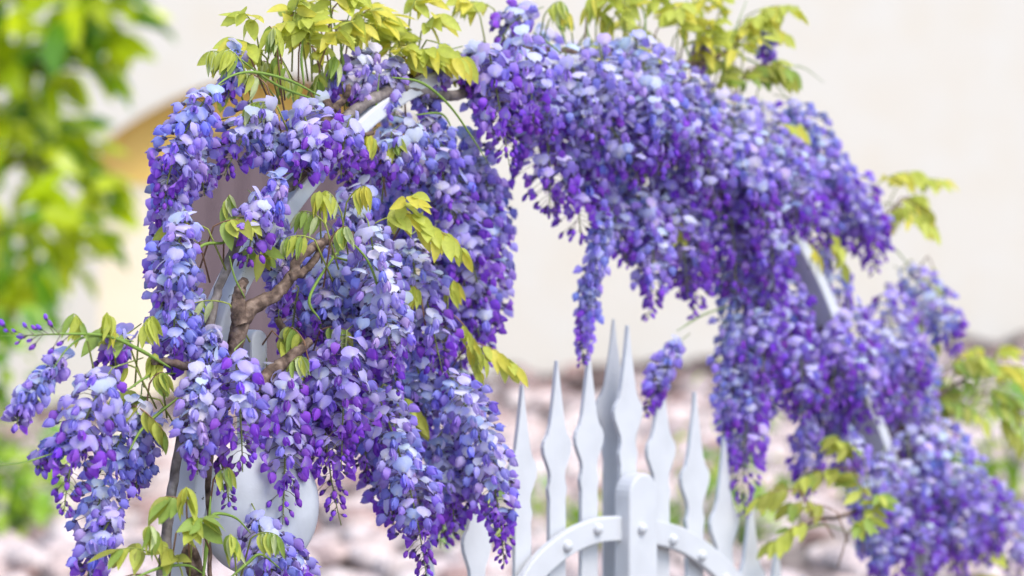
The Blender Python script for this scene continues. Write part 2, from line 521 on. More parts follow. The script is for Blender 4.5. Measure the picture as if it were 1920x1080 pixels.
for i, (px, d, h) in enumerate([(1075, 8.8, .24), (1160, 8.5, .12), (1275, 8.7, .34), (1345, 9.2, .56), (1395, 8.6, .34), (1010, 9.3, .16), (870, 8.8, .18)]):
    plant('ground_plant', px, 900, d, h, 3, PL, 60 + i, group=PG)
plant('leafy_shrub', -20, 900, 9.4, .78, 9, 'bright green leafy shrub at the foot of the broadleaf tree', 81, 0.13, .2)
plant('leafy_shrub', 30, 900, 9.0, .42, 7, 'short glossy shrub in front of the taller leafy shrub', 82, 0.12, .16)
plant('ground_plant', 1890, 900, 9.2, .62, 7, 'taller green plant among the stones beyond the violet wisteria', 83, 0.1, .15)
plant('ground_plant', 1700, 900, 8.6, .40, 6, 'dark green plant at the foot of the far arch post', 84, 0.1, .15)

# ------------------------------------------------------------------ garden arch: one flat white hoop
def sweep_rect(P, inpl, dep):
    P = np.asarray(P, float); T = np.gradient(P, axis=0); T /= np.linalg.norm(T, axis=1)[:, None]
    v = []
    for p, t in zip(P, T):
        n = np.cross(t, AN); n /= np.linalg.norm(n)
        for a, b in ((-1, -1), (1, -1), (1, 1), (-1, 1)):
            v.append(p + n * a * inpl / 2 + AN * b * dep / 2)
    v = np.array(v); q = []
    for i in range(len(P) - 1):
        for j in range(4):
            q.append([i * 4 + j, i * 4 + (j + 1) % 4, i * 4 + 4 + (j + 1) % 4, i * 4 + 4 + j])
    q += [[3, 2, 1, 0], [len(v) - 4, len(v) - 3, len(v) - 2, len(v) - 1]]
    return v, q
hoop_px = [(346, 1085), (356, 920), (372, 770), (398, 640), (440, 525), (532, 385), (615, 285), (700, 205), (800, 150), (920, 118), (1060, 118), (1200, 165),
           (1330, 255), (1430, 370), (1508, 500), (1556, 610), (1602, 720), (1645, 830), (1690, 950), (1722, 1085)]
hp = [ah(*p) for p in hoop_px]
base_l = hp[0].copy(); base_l[2] = -0.05
base_r = hp[-1].copy() + AU * 0.02; base_r[2] = -0.05
arch = empty('garden_arch', (hp[0] + hp[-1]) / 2 * [1, 1, 0], 'white painted garden arch with flaking paint, overgrown by wisteria', 'arch')
path = smooth_path([base_l, (base_l + hp[0]) / 2] + hp + [(base_r + hp[-1]) / 2, base_r], 5)
v, q = sweep_rect(path, 0.027, 0.058)
obj('hoop', v, q, M_PAINT, arch, smooth=False, bevel=0.004)

# round white disc mounted on the hinge post
hinge_top = ah(472, 618, -0.03)
def extrude_profile(pts, origin, thick, off=0.0):
    """pts: (s, z) outline along AU / Z; extruded along AN"""
    n = len(pts)
    fr_ = [origin + AU * s + np.array([0, 0, z]) + AN * (off + thick / 2) for s, z in pts]
    bk = [origin + AU * s + np.array([0, 0, z]) + AN * (off - thick / 2) for s, z in pts]
    f = [list(range(n)), list(range(n, 2 * n))[::-1]] + [[i, i + n, (i + 1) % n + n, (i + 1) % n] for i in range(n)]
    return np.array(fr_ + bk), f
def post_outline(w, ztop, zbot):
    r = w / 2
    return [(-r, zbot), (r, zbot)] + [(r * math.cos(a), ztop - r + r * math.sin(a)) for a in np.linspace(0, math.pi, 13)]

dc = at(486, 952, 3.80)
hp_post = empty('hinge_post', hinge_top * [1, 1, 0], 'slim white post with rounded top behind the flaking arch foot', 'post')
v, f = extrude_profile(post_outline(0.034, hinge_top[2], -0.05), hinge_top * [1, 1, 0], 0.04)
obj('post', v, f, M_GATE, hp_post, bevel=0.004, smooth=False)
disc = empty('round_disc', dc, 'round white painted disc with a rounded rim hanging on the post below the wisteria', 'disc')
dn = np.array([0.50, -0.86, 0.02]); dn /= np.linalg.norm(dn)
dxv = np.cross(dn, [0, 0, 1]); dxv /= np.linalg.norm(dxv); dzv = np.cross(dxv, dn)
prof = [(0.0, .030), (.03, .0295), (.06, .027), (.085, .021), (.097, .013), (.1025, .004), (.1015, -.005), (.094, -.012), (.06, -.016), (0, -.018)]
ns = 48; v = []; 
for r_, h_ in prof:
    for k in range(ns):
        a = 2 * math.pi * k / ns
        v.append(dc + dxv * (r_ * 1.0 * math.cos(a)) + dzv * (r_ * 1.06 * math.sin(a)) + dn * h_)
q = np.array([(i * ns + k, i * ns + (k + 1) % ns, (i + 1) * ns + (k + 1) % ns, (i + 1) * ns + k) for i in range(len(prof) - 1) for k in range(ns)])
obj('plate', v, q, M_DISC, disc, dc)
pk = hinge_top.copy(); pk[2] = dc[2]
v, f = tube(np.array([dc - dn * .01, pk]), [.012, .012], 10)
obj('bracket', v, f, M_GATE, disc, dc)

# ------------------------------------------------------------------ the gate
def px_per_m(px, py=800):
    a, b = ah(px, py), ah(px + 4, py)
    return 4 / np.linalg.norm(b - a)
PROFILE = [(0.0, 0.7), (.28, 4.5), (.55, 9), (.80, 13.5), (.92, 18), (1.0, 24.5), (1.07, 26.5), (1.17, 25), (1.28, 19.5), (1.38, 14.5), (1.46, 13.5), (1.53, 14.5), (1.60, 17), (1.66, 16.5), (1.74, 14.5), (1.9, 15)]
def picket(parent, px, ytip, off, spike=150, wk=1.0, rot=0.0):
    p = ah(px, ytip, off); o = p * [1, 1, 0]
    k = px_per_m(px); mz = dp(px) / F
    pts = [(w * wk / k, p[2] - t * spike * mz) for t, w in PROFILE]
    pts.append((15 * wk / k, 0.10))
    out = [(-s, z) for s, z in pts] + [(s, z) for s, z in pts[::-1]]
    out = out[::-1]
    v, f = extrude_profile([(s, z) for s, z in out], o, 0.009)
    if rot:
        c = o; R = rot_z(rot); v = (v - c) @ R.T + c
    return obj('picket', v, f, M_GATE, parent, o + [0, 0, .1], smooth=False, bevel=0.0015)
def rail(parent, pts, off, w, ext=0.0):
    P = smooth_path([ah(x, y, off) for x, y in pts], 6)
    v, q_ = sweep_rect(P, w, 0.016)
    return obj('rail', v, q_, M_GATE, parent, smooth=False, bevel=0.003)
def bolt(parent, px, py, off):
    c = ah(px, py, off); v = []; n = 12
    pr = [(0.011, -.002), (.011, .002), (.009, .006), (.0055, .0085), (0.0002, .0095)]
    for r_, h_ in pr:
        for k in range(n):
            a = 2 * math.pi * k / n
            v.append(c + AU * r_ * math.cos(a) + np.array([0, 0, r_ * math.sin(a)]) + AN * h_)
    q_ = np.array([(i * n + k, i * n + (k + 1) % n, (i + 1) * n + (k + 1) % n, (i + 1) * n + k) for i in range(len(pr) - 1) for k in range(n)])
    return obj('bolt', v, q_, M_GATE, parent, c)

mid_g = ah(1208, 888, 0.05)
leafA = empty('garden_gate', ah(900, 900) * [1, 1, 0] + [0, 0, .1], 'white spear-topped gate leaf with a round-headed stile, hung beside the round disc', 'gate')
leafB = empty('garden_gate', ah(1420, 900) * [1, 1, 0] + [0, 0, .1], 'white spear-topped gate leaf hung on the far foot of the arch', 'gate')
for px, y in [(1176, 610), (1103, 658), (1043, 676), (978, 722), (893, 840), (806, 1012), (706, 1095), (606, 1150)]:
    picket(leafA, px, y, 0.0, 150 if px > 950 else 165)
v, f = extrude_profile(post_outline(52 / px_per_m(1203), mid_g[2], 0.1), mid_g * [1, 1, 0], 0.04, -0.02)
obj('stile', v, f, M_GATE, leafA, smooth=False, bevel=0.005)
railA = [(1178, 990), (1120, 994), (1068, 1015), (1020, 1052), (985, 1098), (955, 1160), (920, 1260)]
rail(leafA, railA, 0.022, 0.046)
for px, py in [(1103, 998), (1046, 1030), (982, 1102)]: bolt(leafA, px + 18, py - 6, 0.031)
bolt(leafA, 1204, 991, 0.0515)
for px, y in [(1238, 682), (1302, 735), (1357, 818), (1407, 928), (1455, 1010), (1505, 1080)]:
    picket(leafB, px, y, 0.0, 150)
picket(leafB, 1150, 598, -0.045, 155, 0.9, -0.5)
railB = [(1222, 996), (1275, 1012), (1320, 1040), (1365, 1082), (1400, 1130), (1440, 1220), (1470, 1300)]
rail(leafB, railB, 0.022, 0.046)
for px, py in [(1262, 1012), (1316, 1042), (1362, 1086)]: bolt(leafB, px, py, 0.031)
for lf, a, b in ((leafA, 500, 1185), (leafB, 1215, 1715)):
    for zz in (0.25, 0.75):
        P0, P1 = ah(a, 1200), ah(b, 1200); P0[2] = P1[2] = zz
        vv, qq = sweep_rect(np.array([P0 + AN * .022, (P0 + P1) / 2 + AN * .022, P1 + AN * .022]), 0.05, 0.016)
        obj('rail', vv, qq, M_GATE, lf, smooth=False, bevel=0.003)

# ------------------------------------------------------------------ wisteria florets
V = lambda *c: np.array(c)
PAL = {   # pigment: banner, banner rim, wings, wing tip
    'pale': (V(.84, .83, .96), V(.74, .71, .95), V(.62, .54, .91), V(.50, .37, .84)),
    'lilac': (V(.70, .67, .95), V(.61, .56, .94), V(.51, .40, .88), V(.40, .24, .78)),
    'open': (V(.64, .55, .95), V(.57, .46, .93), V(.42, .17, .80), V(.32, .08, .68)),
    'blue': (V(.62, .67, .94), V(.52, .56, .92), V(.42, .42, .86), V(.32, .28, .76)),
    'deep': (V(.50, .41, .89), V(.43, .32, .86), V(.33, .13, .72), V(.26, .07, .62)),
}
def banner(W, H, tilt, cup, nu, nv, c0, c1, notch=0.1):
    v = []; c = []
    for i in range(nu + 1):
        u = -1 + 2 * i / nu
        for j in range(nv + 1):
            t = j / nv
            e = max(0.0, 1 - ((t - 0.50) / 0.60) ** 2) ** 0.5
            w = W * (e if t > 0.5 else max(e, .2) * (0.45 + 0.55 * sm(0, .5, t)))
            z = H * t * (1 - notch * (1 - abs(u)) * t * t) * (1 - 0.12 * u * u * t)
            x = -0.30 * H * t * t + cup * W * u * u * (0.4 + t) + 0.10 * W * (1 - abs(u)) * (1 - t)
            v.append((x, u * w, z))
            k = max(abs(u), abs(t - .45) * 1.6)
            col = c0 * (1 - k) + c1 * k
            sp = math.exp(-((u / .30) ** 2 + ((t - .22) / .20) ** 2))      # the pale nectar guide at the throat
            col = col * (1 - .65 * sp) + lin((240, 236, 205)) * .65 * sp
            c.append(col)
    v = np.array(v); ct, st = math.cos(tilt), math.sin(tilt)
    v = np.stack([v[:, 0] * ct - v[:, 2] * st, v[:, 1], v[:, 0] * st + v[:, 2] * ct], 1)
    return v, grid_faces(nu, nv), np.array(c)

def wing(L, Wd, side, gape, droop, nl, c0, c1):
    v = []; c = []
    for i in range(nl + 1):
        t = i / nl
        w = Wd * math.sin(math.pi * (0.06 + 0.90 * t ** 0.75)) ** 0.8
        for a in (-1, 0, 1):
            y = side * (0.0008 + (gape * t + 0.55 * Wd * math.sin(math.pi * t)) * (1 - 0.65 * abs(a)))
            v.append((L * t, y, a * w + 0.12 * L * math.sin(math.pi * t)))
            c.append(c0 * (1 - t) + c1 * t)
    v = np.array(v); cd, sd = math.cos(droop), math.sin(droop)
    v = np.stack([v[:, 0] * cd + v[:, 2] * sd, v[:, 1], -v[:, 0] * sd + v[:, 2] * cd], 1)
    return v, grid_faces(nl, 2), np.array(c)

def lathe_x(pr, n, c0, c1, bend=0.0):
    v = []; c = []
    for k, (x, r) in enumerate(pr):
        for j in range(n):
            a = 2 * math.pi * j / n
            v.append((x, r * math.cos(a), r * math.sin(a) - bend * x * x)); c.append(c0 + (c1 - c0) * k / (len(pr) - 1))
    q = [(i * n + j, (i + 1) * n + j, (i + 1) * n + (j + 1) % n, i * n + (j + 1) % n) for i in range(len(pr) - 1) for j in range(n)]
    return np.array(v), quads_to_tris(q), np.array(c)

CALYX = lin((104, 84, 124)); CALYX2 = lin((132, 122, 150))
def floret(kind, pal, r, lod):
    b = Buf()
    c0, c1, w0, w1 = [x.copy() for x in PAL[pal]]
    j = r.normal(0, .05, 3); c0 = np.clip(c0 * (1 + j), 0, .93); c1 = np.clip(c1 * (1 + j), 0, .93)
    j = r.normal(0, .08, 3); w0 = np.clip(w0 * (1 + j), 0, 1); w1 = np.clip(w1 * (1 + j), 0, 1)
    nu, nv, nl = ((6, 5, 5), (4, 3, 3))[lod]
    if kind == 'bud':
        L = r.uniform(.015, .020); R = r.uniform(.0046, .0060)
        b.add(*lathe_x([(.000, .0012), (.003, R * .75), (L * .55, R), (L * .85, R * .6), (L, .0004)], 6 if lod == 0 else 5, w0, w1, 10))
        b.add(*lathe_x([(-.003, .0008), (0, .0022), (.0035, R * .82)], 5, CALYX * .8, CALYX))
    elif kind == 'half':
        H = r.uniform(.014, .019)
        b.add(*banner(r.uniform(.0075, .010), H, r.uniform(-.9, -.3), r.uniform(.5, .8), nu, nv, c1, w0))
        for s in (-1, 1): b.add(*wing(r.uniform(.014, .018), .0055, s, .0005, r.uniform(.2, .6), nl, w0, w1))
        b.add(*lathe_x([(-.004, .0009), (-.001, .003), (.003, .0034)], 5, CALYX, CALYX2))
    else:
        tilt = {'face': r.uniform(.05, .45), 'hood': r.uniform(.55, 1.15), 'old': r.uniform(.5, 1.4)}[kind]
        W = r.uniform(.0115, .0145); H = r.uniform(.018, .022); cup = r.uniform(-.45, .05)
        if kind == 'old': W *= .75; H *= .85; cup = r.uniform(.3, .7)
        b.add(*banner(W, H, tilt, cup, nu, nv, c0, c1, r.uniform(.05, .2)))
        dr = r.uniform(.35, 1.0) + (.2 if kind != 'face' else 0); gp = r.uniform(.001, .005)
        for s in (-1, 1): b.add(*wing(r.uniform(.015, .019), r.uniform(.0055, .0072), s, gp * r.uniform(.6, 1.4), dr, nl, w0, w1))
        if lod == 0: b.add(*[x for x in lathe_x([(0, .001), (.006, .003), (.012, .0024), (.016, .0004)], 4, c1, w1, 25)])
        b.add(*lathe_x([(-.005, .0009), (-.002, .003), (.002, .0036)], 5, CALYX, CALYX2))
    return b.get()
FL = {}
r0 = np.random.default_rng(5)
for lod in (0, 1):
    for pal in PAL:
        for kind, n in (('face', 4), ('hood', 4), ('old', 2), ('half', 3), ('bud', 3)):
            for i in range(n):
                FL[(lod, pal, kind, i)] = floret(kind, pal, r0, lod)
NV = {'face': 4, 'hood': 4, 'old': 2, 'half': 3, 'bud': 3}
FL_MESH = {}
def fl_mesh(key):
    if key not in FL_MESH:
        v, f, c = FL[key]; FL_MESH[key] = mesh_data('floret', v, f, c, M_PETAL)
    return FL_MESH[key]

STY = {   # palettes by weight, open-flower kinds by weight, where buds begin
    'pale': (['pale', 'pale', 'pale', 'lilac', 'blue'], ['hood', 'hood', 'hood', 'face', 'old'], .92, ),
    'lilac': (['lilac', 'lilac', 'pale', 'blue', 'lilac'], ['hood', 'hood', 'face', 'face', 'old'], .80),
    'open': (['open', 'open', 'lilac'], ['face', 'face', 'face', 'hood'], .70),
    'blue': (['blue', 'blue', 'lilac', 'pale'], ['hood', 'old', 'hood', 'face'], .88),
    'deep': (['deep', 'lilac', 'deep', 'open'], ['hood', 'face', 'hood'], .72),
    'bud': (['deep', 'open'], ['half'], .05),
}

GREEN_ST = lin((128, 140, 74)); PURP_ST = lin((128, 104, 104))
class Raceme: pass
RAC = []
def raceme(plant_id, P0, P1, width, style, lod, seed, dens=1.0, prim=True):
    r = np.random.default_rng(seed)
    P0, P1 = np.asarray(P0, float), np.asarray(P1, float)
    D = P1 - P0; L = np.linalg.norm(D)
    ctrl = P0 + D * .5 + np.array([D[0] * .22, D[1] * .22, 0]) + np.array([0, 0, .10 * np.linalg.norm(D[:2])])
    ctrl += r.normal(0, .06 * L, 3) * [1, 1, .3]
    T = np.linspace(0, 1, 13)[:, None]
    path = (1 - T) ** 2 * P0 + 2 * T * (1 - T) * ctrl + T ** 2 * P1
    pals, kinds, bud0 = STY[style]
    n = max(8, int(dens * L / .0033))
    st = Buf()
    # peduncle reaching back up into the vine
    back = P0 + np.array([r.normal(0, .015), .06, .012])
    tv, tf = tube(np.vstack([back, path]), [.0010, .0020, .0018, .0013, .0008], 5)
    st.add(tv, tf, GREEN_ST if style != 'bud' else GREEN_ST * .8)
    fl = []
    ang = r.uniform(0, 6.28)
    for i in range(n):
        s = .03 + .97 * (i + r.uniform(-.4, .4)) / n
        s = min(max(s, .01), 1)
        q = np.array([np.interp(s, T[:, 0], path[:, k]) for k in range(3)])
        s2 = min(1, s + .05); s1 = max(0, s2 - .1)
        ax = np.array([np.interp(s2, T[:, 0], path[:, k]) - np.interp(s1, T[:, 0], path[:, k]) for k in range(3)]); ax /= np.linalg.norm(ax)
        ang += 2.39996 + r.normal(0, .25)
        e1 = np.cross(ax, [0.2, 1, .1]); e1 /= np.linalg.norm(e1); e2 = np.cross(ax, e1)
        o = e1 * math.cos(ang) + e2 * math.sin(ang)
        prof = (0.75 + .25 * sm(0, .2, s)) * (1 - .72 * sm(.55, 1.0, s))
        rad = width / 2 * prof * r.uniform(.72, 1.08)
        isbud = s > bud0 + r.normal(0, .05)
        half = (not isbud) and s > bud0 - .16 + r.normal(0, .05)
        kind = 'bud' if isbud else ('half' if half else kinds[int(r.integers(0, len(kinds)))])
        pal = pals[int(r.integers(0, len(pals)))]
        if s < .42 and r.random() < .5: pal = {'deep': 'lilac', 'open': 'lilac', 'lilac': 'pale'}.get(pal, pal)     # the oldest flowers, at the top, have faded most
        if isbud or half: pal = ('deep' if r.random() < .55 else 'open') if style not in ('blue', 'pale') else ('lilac' if r.random() < .6 else 'open')
        if isbud and r.random() < .25 + .3 * (1 - s): 
            if style == 'bud' or s > .93: pass
        sc = r.uniform(1.05, 1.32) * (1 - .1 * sm(.5, 1, s))
        if isbud: sc = r.uniform(.8, 1.05) * (1 - .38 * sm(bud0, 1.0, s)) 
        if isbud and style != 'bud' and r.random() < .1 + .35 * sm(.85, 1, s): continue
        reach = max(rad - .016 * sc, .006)
        drp = .1 if not isbud else .35
        base = q + o * reach + np.array([0, 0, -drp * reach]) + ax * reach * .25
        # pedicel
        midp = (q + base) / 2 + np.array([0, 0, .12 * reach])
        tv, tf = tube(np.array([q, midp, base]), [.0007, .0006, .0007], 3, cap=False)
        st.add(tv, tf, PURP_ST * .6 + GREEN_ST * .4 if r.random() < .6 else PURP_ST)
        X = o + np.array([0, 0, -.18 if not isbud else -.9]) + r.normal(0, .22, 3); X /= np.linalg.norm(X)
        Zr = np.array([0, 0, 1.0]) - ax * .25 + r.normal(0, .18, 3)
        Z = Zr - X * (Zr @ X); Z /= np.linalg.norm(Z)
        Y = np.cross(Z, X)
        R = np.stack([X, Y, Z], 1) * sc
        fl.append(((lod, pal, kind, int(r.integers(0, NV[kind]))), R, base, r.uniform(.84, 1.10), o))
    o_ = Raceme(); o_.plant = plant_id; o_.P0 = P0; o_.st = st.get(); o_.fl = fl; o_.prim = prim; o_.style = style
    RAC.append(o_)

# ---- hand-placed racemes: top px, tip px, width px, depth offset from the arch plane, style
RA = [
 (402, 165, 305, 400, 105, -.05, 'lilac'), (350, 250, 330, 420, 90, .0, 'lilac'), (352, 400, 300, 585, 105, -.06, 'pale'), (330, 540, 320, 680, 110, -.04, 'blue'),
 (375, 560, 350, 690, 80, -.02, 'blue'), (505, 195, 420, 330, 125, -.02, 'lilac'), (560, 195, 600, 330, 130, -.06, 'open'), (470, 225, 520, 330, 110, .02, 'blue'),
 (480, 370, 462, 500, 95, -.10, 'open'), (525, 400, 522, 600, 80, -.02, 'pale'), (700, 95, 650, 205, 90, -.03, 'pale'), (630, 140, 610, 230, 60, .0, 'open'),
 (770, 225, 760, 350, 110, -.05, 'pale'), (690, 250, 650, 345, 110, .02, 'open'), (800, 270, 850, 420, 120, .0, 'lilac'), (868, 250, 930, 395, 85, .03, 'pale'),
 (840, 370, 905, 580, 130, .0, 'deep'), (880, 330, 930, 500, 100, .04, 'lilac'), (860, 500, 915, 690, 110, .02, 'deep'),
 (690, 415, 745, 735, 130, -.18, 'pale'), (625, 430, 625, 650, 150, -.02, 'blue'), (770, 440, 800, 600, 130, -.08, 'pale'), (800, 560, 830, 700, 110, -.12, 'open'),
 (560, 540, 545, 670, 80, .0, 'bud'), (665, 560, 690, 740, 110, -.05, 'lilac'), (650, 620, 640, 880, 135, -.14, 'open'), (610, 650, 640, 985, 115, -.08, 'open'),
 (440, 655, 455, 885, 140, -.16, 'open'), (375, 690, 370, 890, 100, -.12, 'pale'), (535, 700, 530, 985, 120, -.10, 'open'), (500, 690, 560, 850, 110, -.04, 'pale'),
 (700, 720, 800, 1085, 135, -.12, 'lilac'), (740, 790, 740, 1000, 120, -.06, 'lilac'), (835, 690, 945, 1060, 120, -.14, 'lilac'), (860, 720, 880, 960, 110, -.06, 'pale'),
 (770, 640, 800, 800, 110, -.04, 'blue'), (690, 730, 690, 900, 130, -.05, 'deep'), (480, 960, 520, 1100, 130, -.12, 'blue'), (520, 1000, 560, 1130, 110, -.08, 'lilac'),
 (210, 690, 120, 960, 135, -.06, 'open'), (265, 740, 165, 1090, 120, -.02, 'blue'), (215, 960, 160, 1110, 100, -.02, 'lilac'), (290, 780, 255, 930, 90, .02, 'blue'), (240, 625, 195, 700, 80, -.03, 'open'),
 (125, 670, 30, 800, 75, -.02, 'pale'), (400, 620, 390, 720, 80, -.08, 'pale'), (155, 815, 70, 880, 45, .0, 'blue'), (410, 850, 430, 950, 50, -.10, 'bud'),
 (440, 90, 425, 190, 45, .0, 'blue'), (600, 190, 560, 260, 110, -.02, 'pale'),
 (1000, 20, 940, 80, 90, -.02, 'open'), (655, 225, 640, 335, 105, -.09, 'open'), (735, 245, 715, 345, 100, -.06, 'lilac'), (590, 235, 560, 345, 110, -.10, 'lilac'), (800, 215, 830, 340, 100, -.02, 'blue'), (745, 110, 720, 215, 70, -.04, 'pale'),
 (835, 95, 820, 165, 75, -.05, 'blue'), (885, 95, 870, 175, 75, -.05, 'lilac'), (800, 150, 800, 225, 75, -.01, 'lilac'), (640, 500, 600, 640, 120, -.06, 'blue'), (730, 520, 690, 660, 120, -.1, 'lilac'), (690, 350, 640, 450, 100, -.04, 'pale'), (520, 330, 510, 420, 70, -.08, 'pale'), (300, 330, 330, 450, 80, .0, 'blue'), (590, 700, 600, 830, 110, -.04, 'lilac'), (420, 700, 395, 830, 90, -.1, 'lilac'), (820, 820, 850, 1000, 110, -.06, 'lilac'),
]
RB = [
 (915, 85, 955, 310, 105, -.10, 'open'), (890, 110, 905, 230, 80, -.04, 'pale'), (1055, 90, 1120, 265, 115, -.08, 'pale'), (1020, 220, 1030, 400, 140, .0, 'deep'),
 (1080, 260, 1090, 460, 110, .02, 'deep'), (1185, 60, 1235, 330, 125, -.10, 'pale'), (1110, 200, 1200, 350, 110, -.04, 'lilac'), (1250, 110, 1300, 330, 110, -.06, 'lilac'),
 (1280, 170, 1350, 420, 115, -.06, 'lilac'), (1340, 170, 1420, 410, 115, -.04, 'pale'), (1260, 330, 1290, 560, 120, .0, 'deep'), (1360, 330, 1380, 560, 120, -.02, 'deep'),
 (1420, 230, 1520, 450, 115, -.04, 'lilac'), (1485, 185, 1570, 390, 90, .0, 'blue'), (1550, 300, 1645, 510, 110, .0, 'deep'), (1480, 330, 1540, 470, 100, .02, 'lilac'),
 (1140, 400, 1093, 680, 62, -.05, 'blue'), (1215, 380, 1215, 600, 80, -.02, 'lilac'), (1310, 420, 1300, 600, 80, .0, 'deep'), (1420, 440, 1415, 620, 110, -.02, 'deep'),
 (1275, 640, 1205, 785, 60, -.02, 'lilac'), (1385, 600, 1360, 830, 90, .0, 'blue'), (1420, 610, 1395, 965, 95, -.04, 'deep'), (1480, 540, 1470, 770, 110, -.02, 'deep'),
 (1560, 470, 1560, 600, 90, .03, 'lilac'), (1590, 560, 1600, 800, 115, -.04, 'deep'), (1660, 540, 1705, 790, 115, -.03, 'deep'), (1700, 510, 1795, 670, 85, .02, 'lilac'),
 (1545, 700, 1560, 850, 100, .0, 'deep'), (1520, 790, 1505, 945, 75, .0, 'deep'), (1700, 800, 1720, 990, 120, -.06, 'lilac'), (1760, 820, 1850, 1060, 120, -.04, 'deep'),
 (1670, 880, 1680, 1090, 110, -.02, 'lilac'), (1830, 900, 1915, 1100, 90, .0, 'lilac'), (1600, 920, 1650, 1100, 80, .02, 'blue'), (1640, 650, 1640, 820, 100, .0, 'lilac'),
 (1430, 60, 1440, 125, 45, .06, 'lilac'), (1320, 70, 1310, 140, 40, .04, 'open'), (1740, 790, 1790, 960, 120, -.08, 'pale'),
 (975, 60, 1000, 240, 105, -.10, 'lilac'), (1120, 70, 1150, 230, 105, -.10, 'pale'), (1010, 110, 1030, 260, 100, -.06, 'blue'), (1210, 130, 1260, 300, 100, -.12, 'lilac'), (1380, 250, 1440, 430, 100, -.12, 'lilac'), (1450, 270, 1500, 440, 100, -.12, 'lilac'),
 (1440, 400, 1450, 560, 95, -.10, 'deep'), (1565, 605, 1550, 770, 95, -.12, 'deep'), (1610, 640, 1625, 785, 90, -.12, 'lilac'), (1655, 850, 1640, 1000, 90, -.12, 'lilac'), (1590, 800, 1600, 900, 80, -.06, 'lilac'), (1570, 330, 1610, 480, 95, .0, 'lilac'), (1520, 250, 1580, 400, 90, .0, 'pale'),
 (1440, 560, 1430, 720, 95, -.08, 'deep'), (1500, 640, 1500, 790, 95, -.08, 'deep'), (1700, 620, 1720, 740, 80, .0, 'lilac'), (1780, 920, 1800, 1080, 90, -.06, 'lilac'), (1730, 950, 1730, 1100, 90, -.06, 'deep'), (1620, 380, 1640, 500, 70, .02, 'deep'),
]
sd = 100
for lst, pid in ((RA, 'A'), (RB, 'B')):
    for x0, y0, x1, y1, w, off, sty in lst:
        sd += 1
        da, db = dp(x0) + off, dp(x0 * .5 + x1 * .5) + off
        raceme(pid, at(x0, y0, da), at(x1, y1, db), w * (1.08 if pid == 'A' else 1.22) / F * da, sty, 0 if pid == 'A' else 1, sd)

# ---- filler racemes deeper inside the mass
def inside(poly, x, y):
    c = False; n = len(poly)
    for i in range(n):
        (x1, y1), (x2, y2) = poly[i], poly[i - 1]
        if (y1 > y) != (y2 > y) and x < (x2 - x1) * (y - y1) / (y2 - y1) + x1: c = not c
    return c
M1 = [(330, 230), (500, 215), (640, 170), (720, 170), (870, 250), (930, 340), (930, 580), (880, 700), (890, 880), (930, 1000), (820, 1040), (700, 900), (600, 880), (480, 800),
      (350, 800), (300, 700), (270, 560), (300, 400)]
HOLE = [(385, 335), (600, 325), (640, 270), (720, 200), (745, 225), (680, 300), (560, 420), (600, 470), (560, 560), (500, 690), (380, 650)]
H2 = [(380, 800), (600, 860), (600, 1080), (380, 1080)]
M2 = [(870, 80), (960, 30), (1180, 40), (1300, 140), (1480, 200), (1610, 340), (1640, 470), (1520, 480), (1590, 620), (1700, 600), (1770, 640), (1720, 780), (1880, 1000), (1900, 1080), (1650, 1080),
      (1600, 880), (1460, 800), (1380, 900), (1345, 720), (1410, 600), (1300, 540), (1190, 540), (1110, 410), (980, 350), (940, 250)]
HB = [(1480, 470), (1530, 480), (1590, 640), (1540, 640)]
def fillers(poly, holes, pid, n, lo, hi, styles, w0, w1, l0, l1):
    global sd
    got = 0; tries = 0
    pts = []
    while got < n and tries < 20000:
        tries += 1
        xs = [p[0] for p in poly]; ys = [p[1] for p in poly]
        x, y = rng.uniform(min(xs), max(xs)), rng.uniform(min(ys), max(ys))
        l = rng.uniform(l0, l1); x2 = x + rng.normal(8, 22); y2 = y + l
        chk = [(x, y), (x2, y2), ((x + x2) / 2, (y + y2) / 2), (x2, y2 - 30)]
        if not all(inside(poly, *c) for c in chk): continue
        if any(inside(h, a, b) for h in holes for a, b in chk + [(x - 35, y + l / 2), (x + 35, y + l / 2)]): continue
        if any((x - a) ** 2 + ((y - b) * .6) ** 2 < 38 ** 2 for a, b in pts): continue
        pts.append((x, y)); got += 1; sd += 1
        d = dp(x) + rng.uniform(lo, hi)
        raceme(pid, at(x, y, d), at(x2, y2, d), rng.uniform(w0, w1) / F * d, styles[int(rng.integers(0, len(styles)))], 1, sd, 0.85, prim=False)
    return got
fillers(M1, [HOLE, H2], 'A', 46, .03, .22, ['lilac', 'blue', 'deep', 'lilac', 'pale'], 95, 130, 130, 230)
fillers(M2, [HB], 'B', 78, .0, .26, ['deep', 'lilac', 'lilac', 'blue', 'pale'], 85, 120, 120, 210)

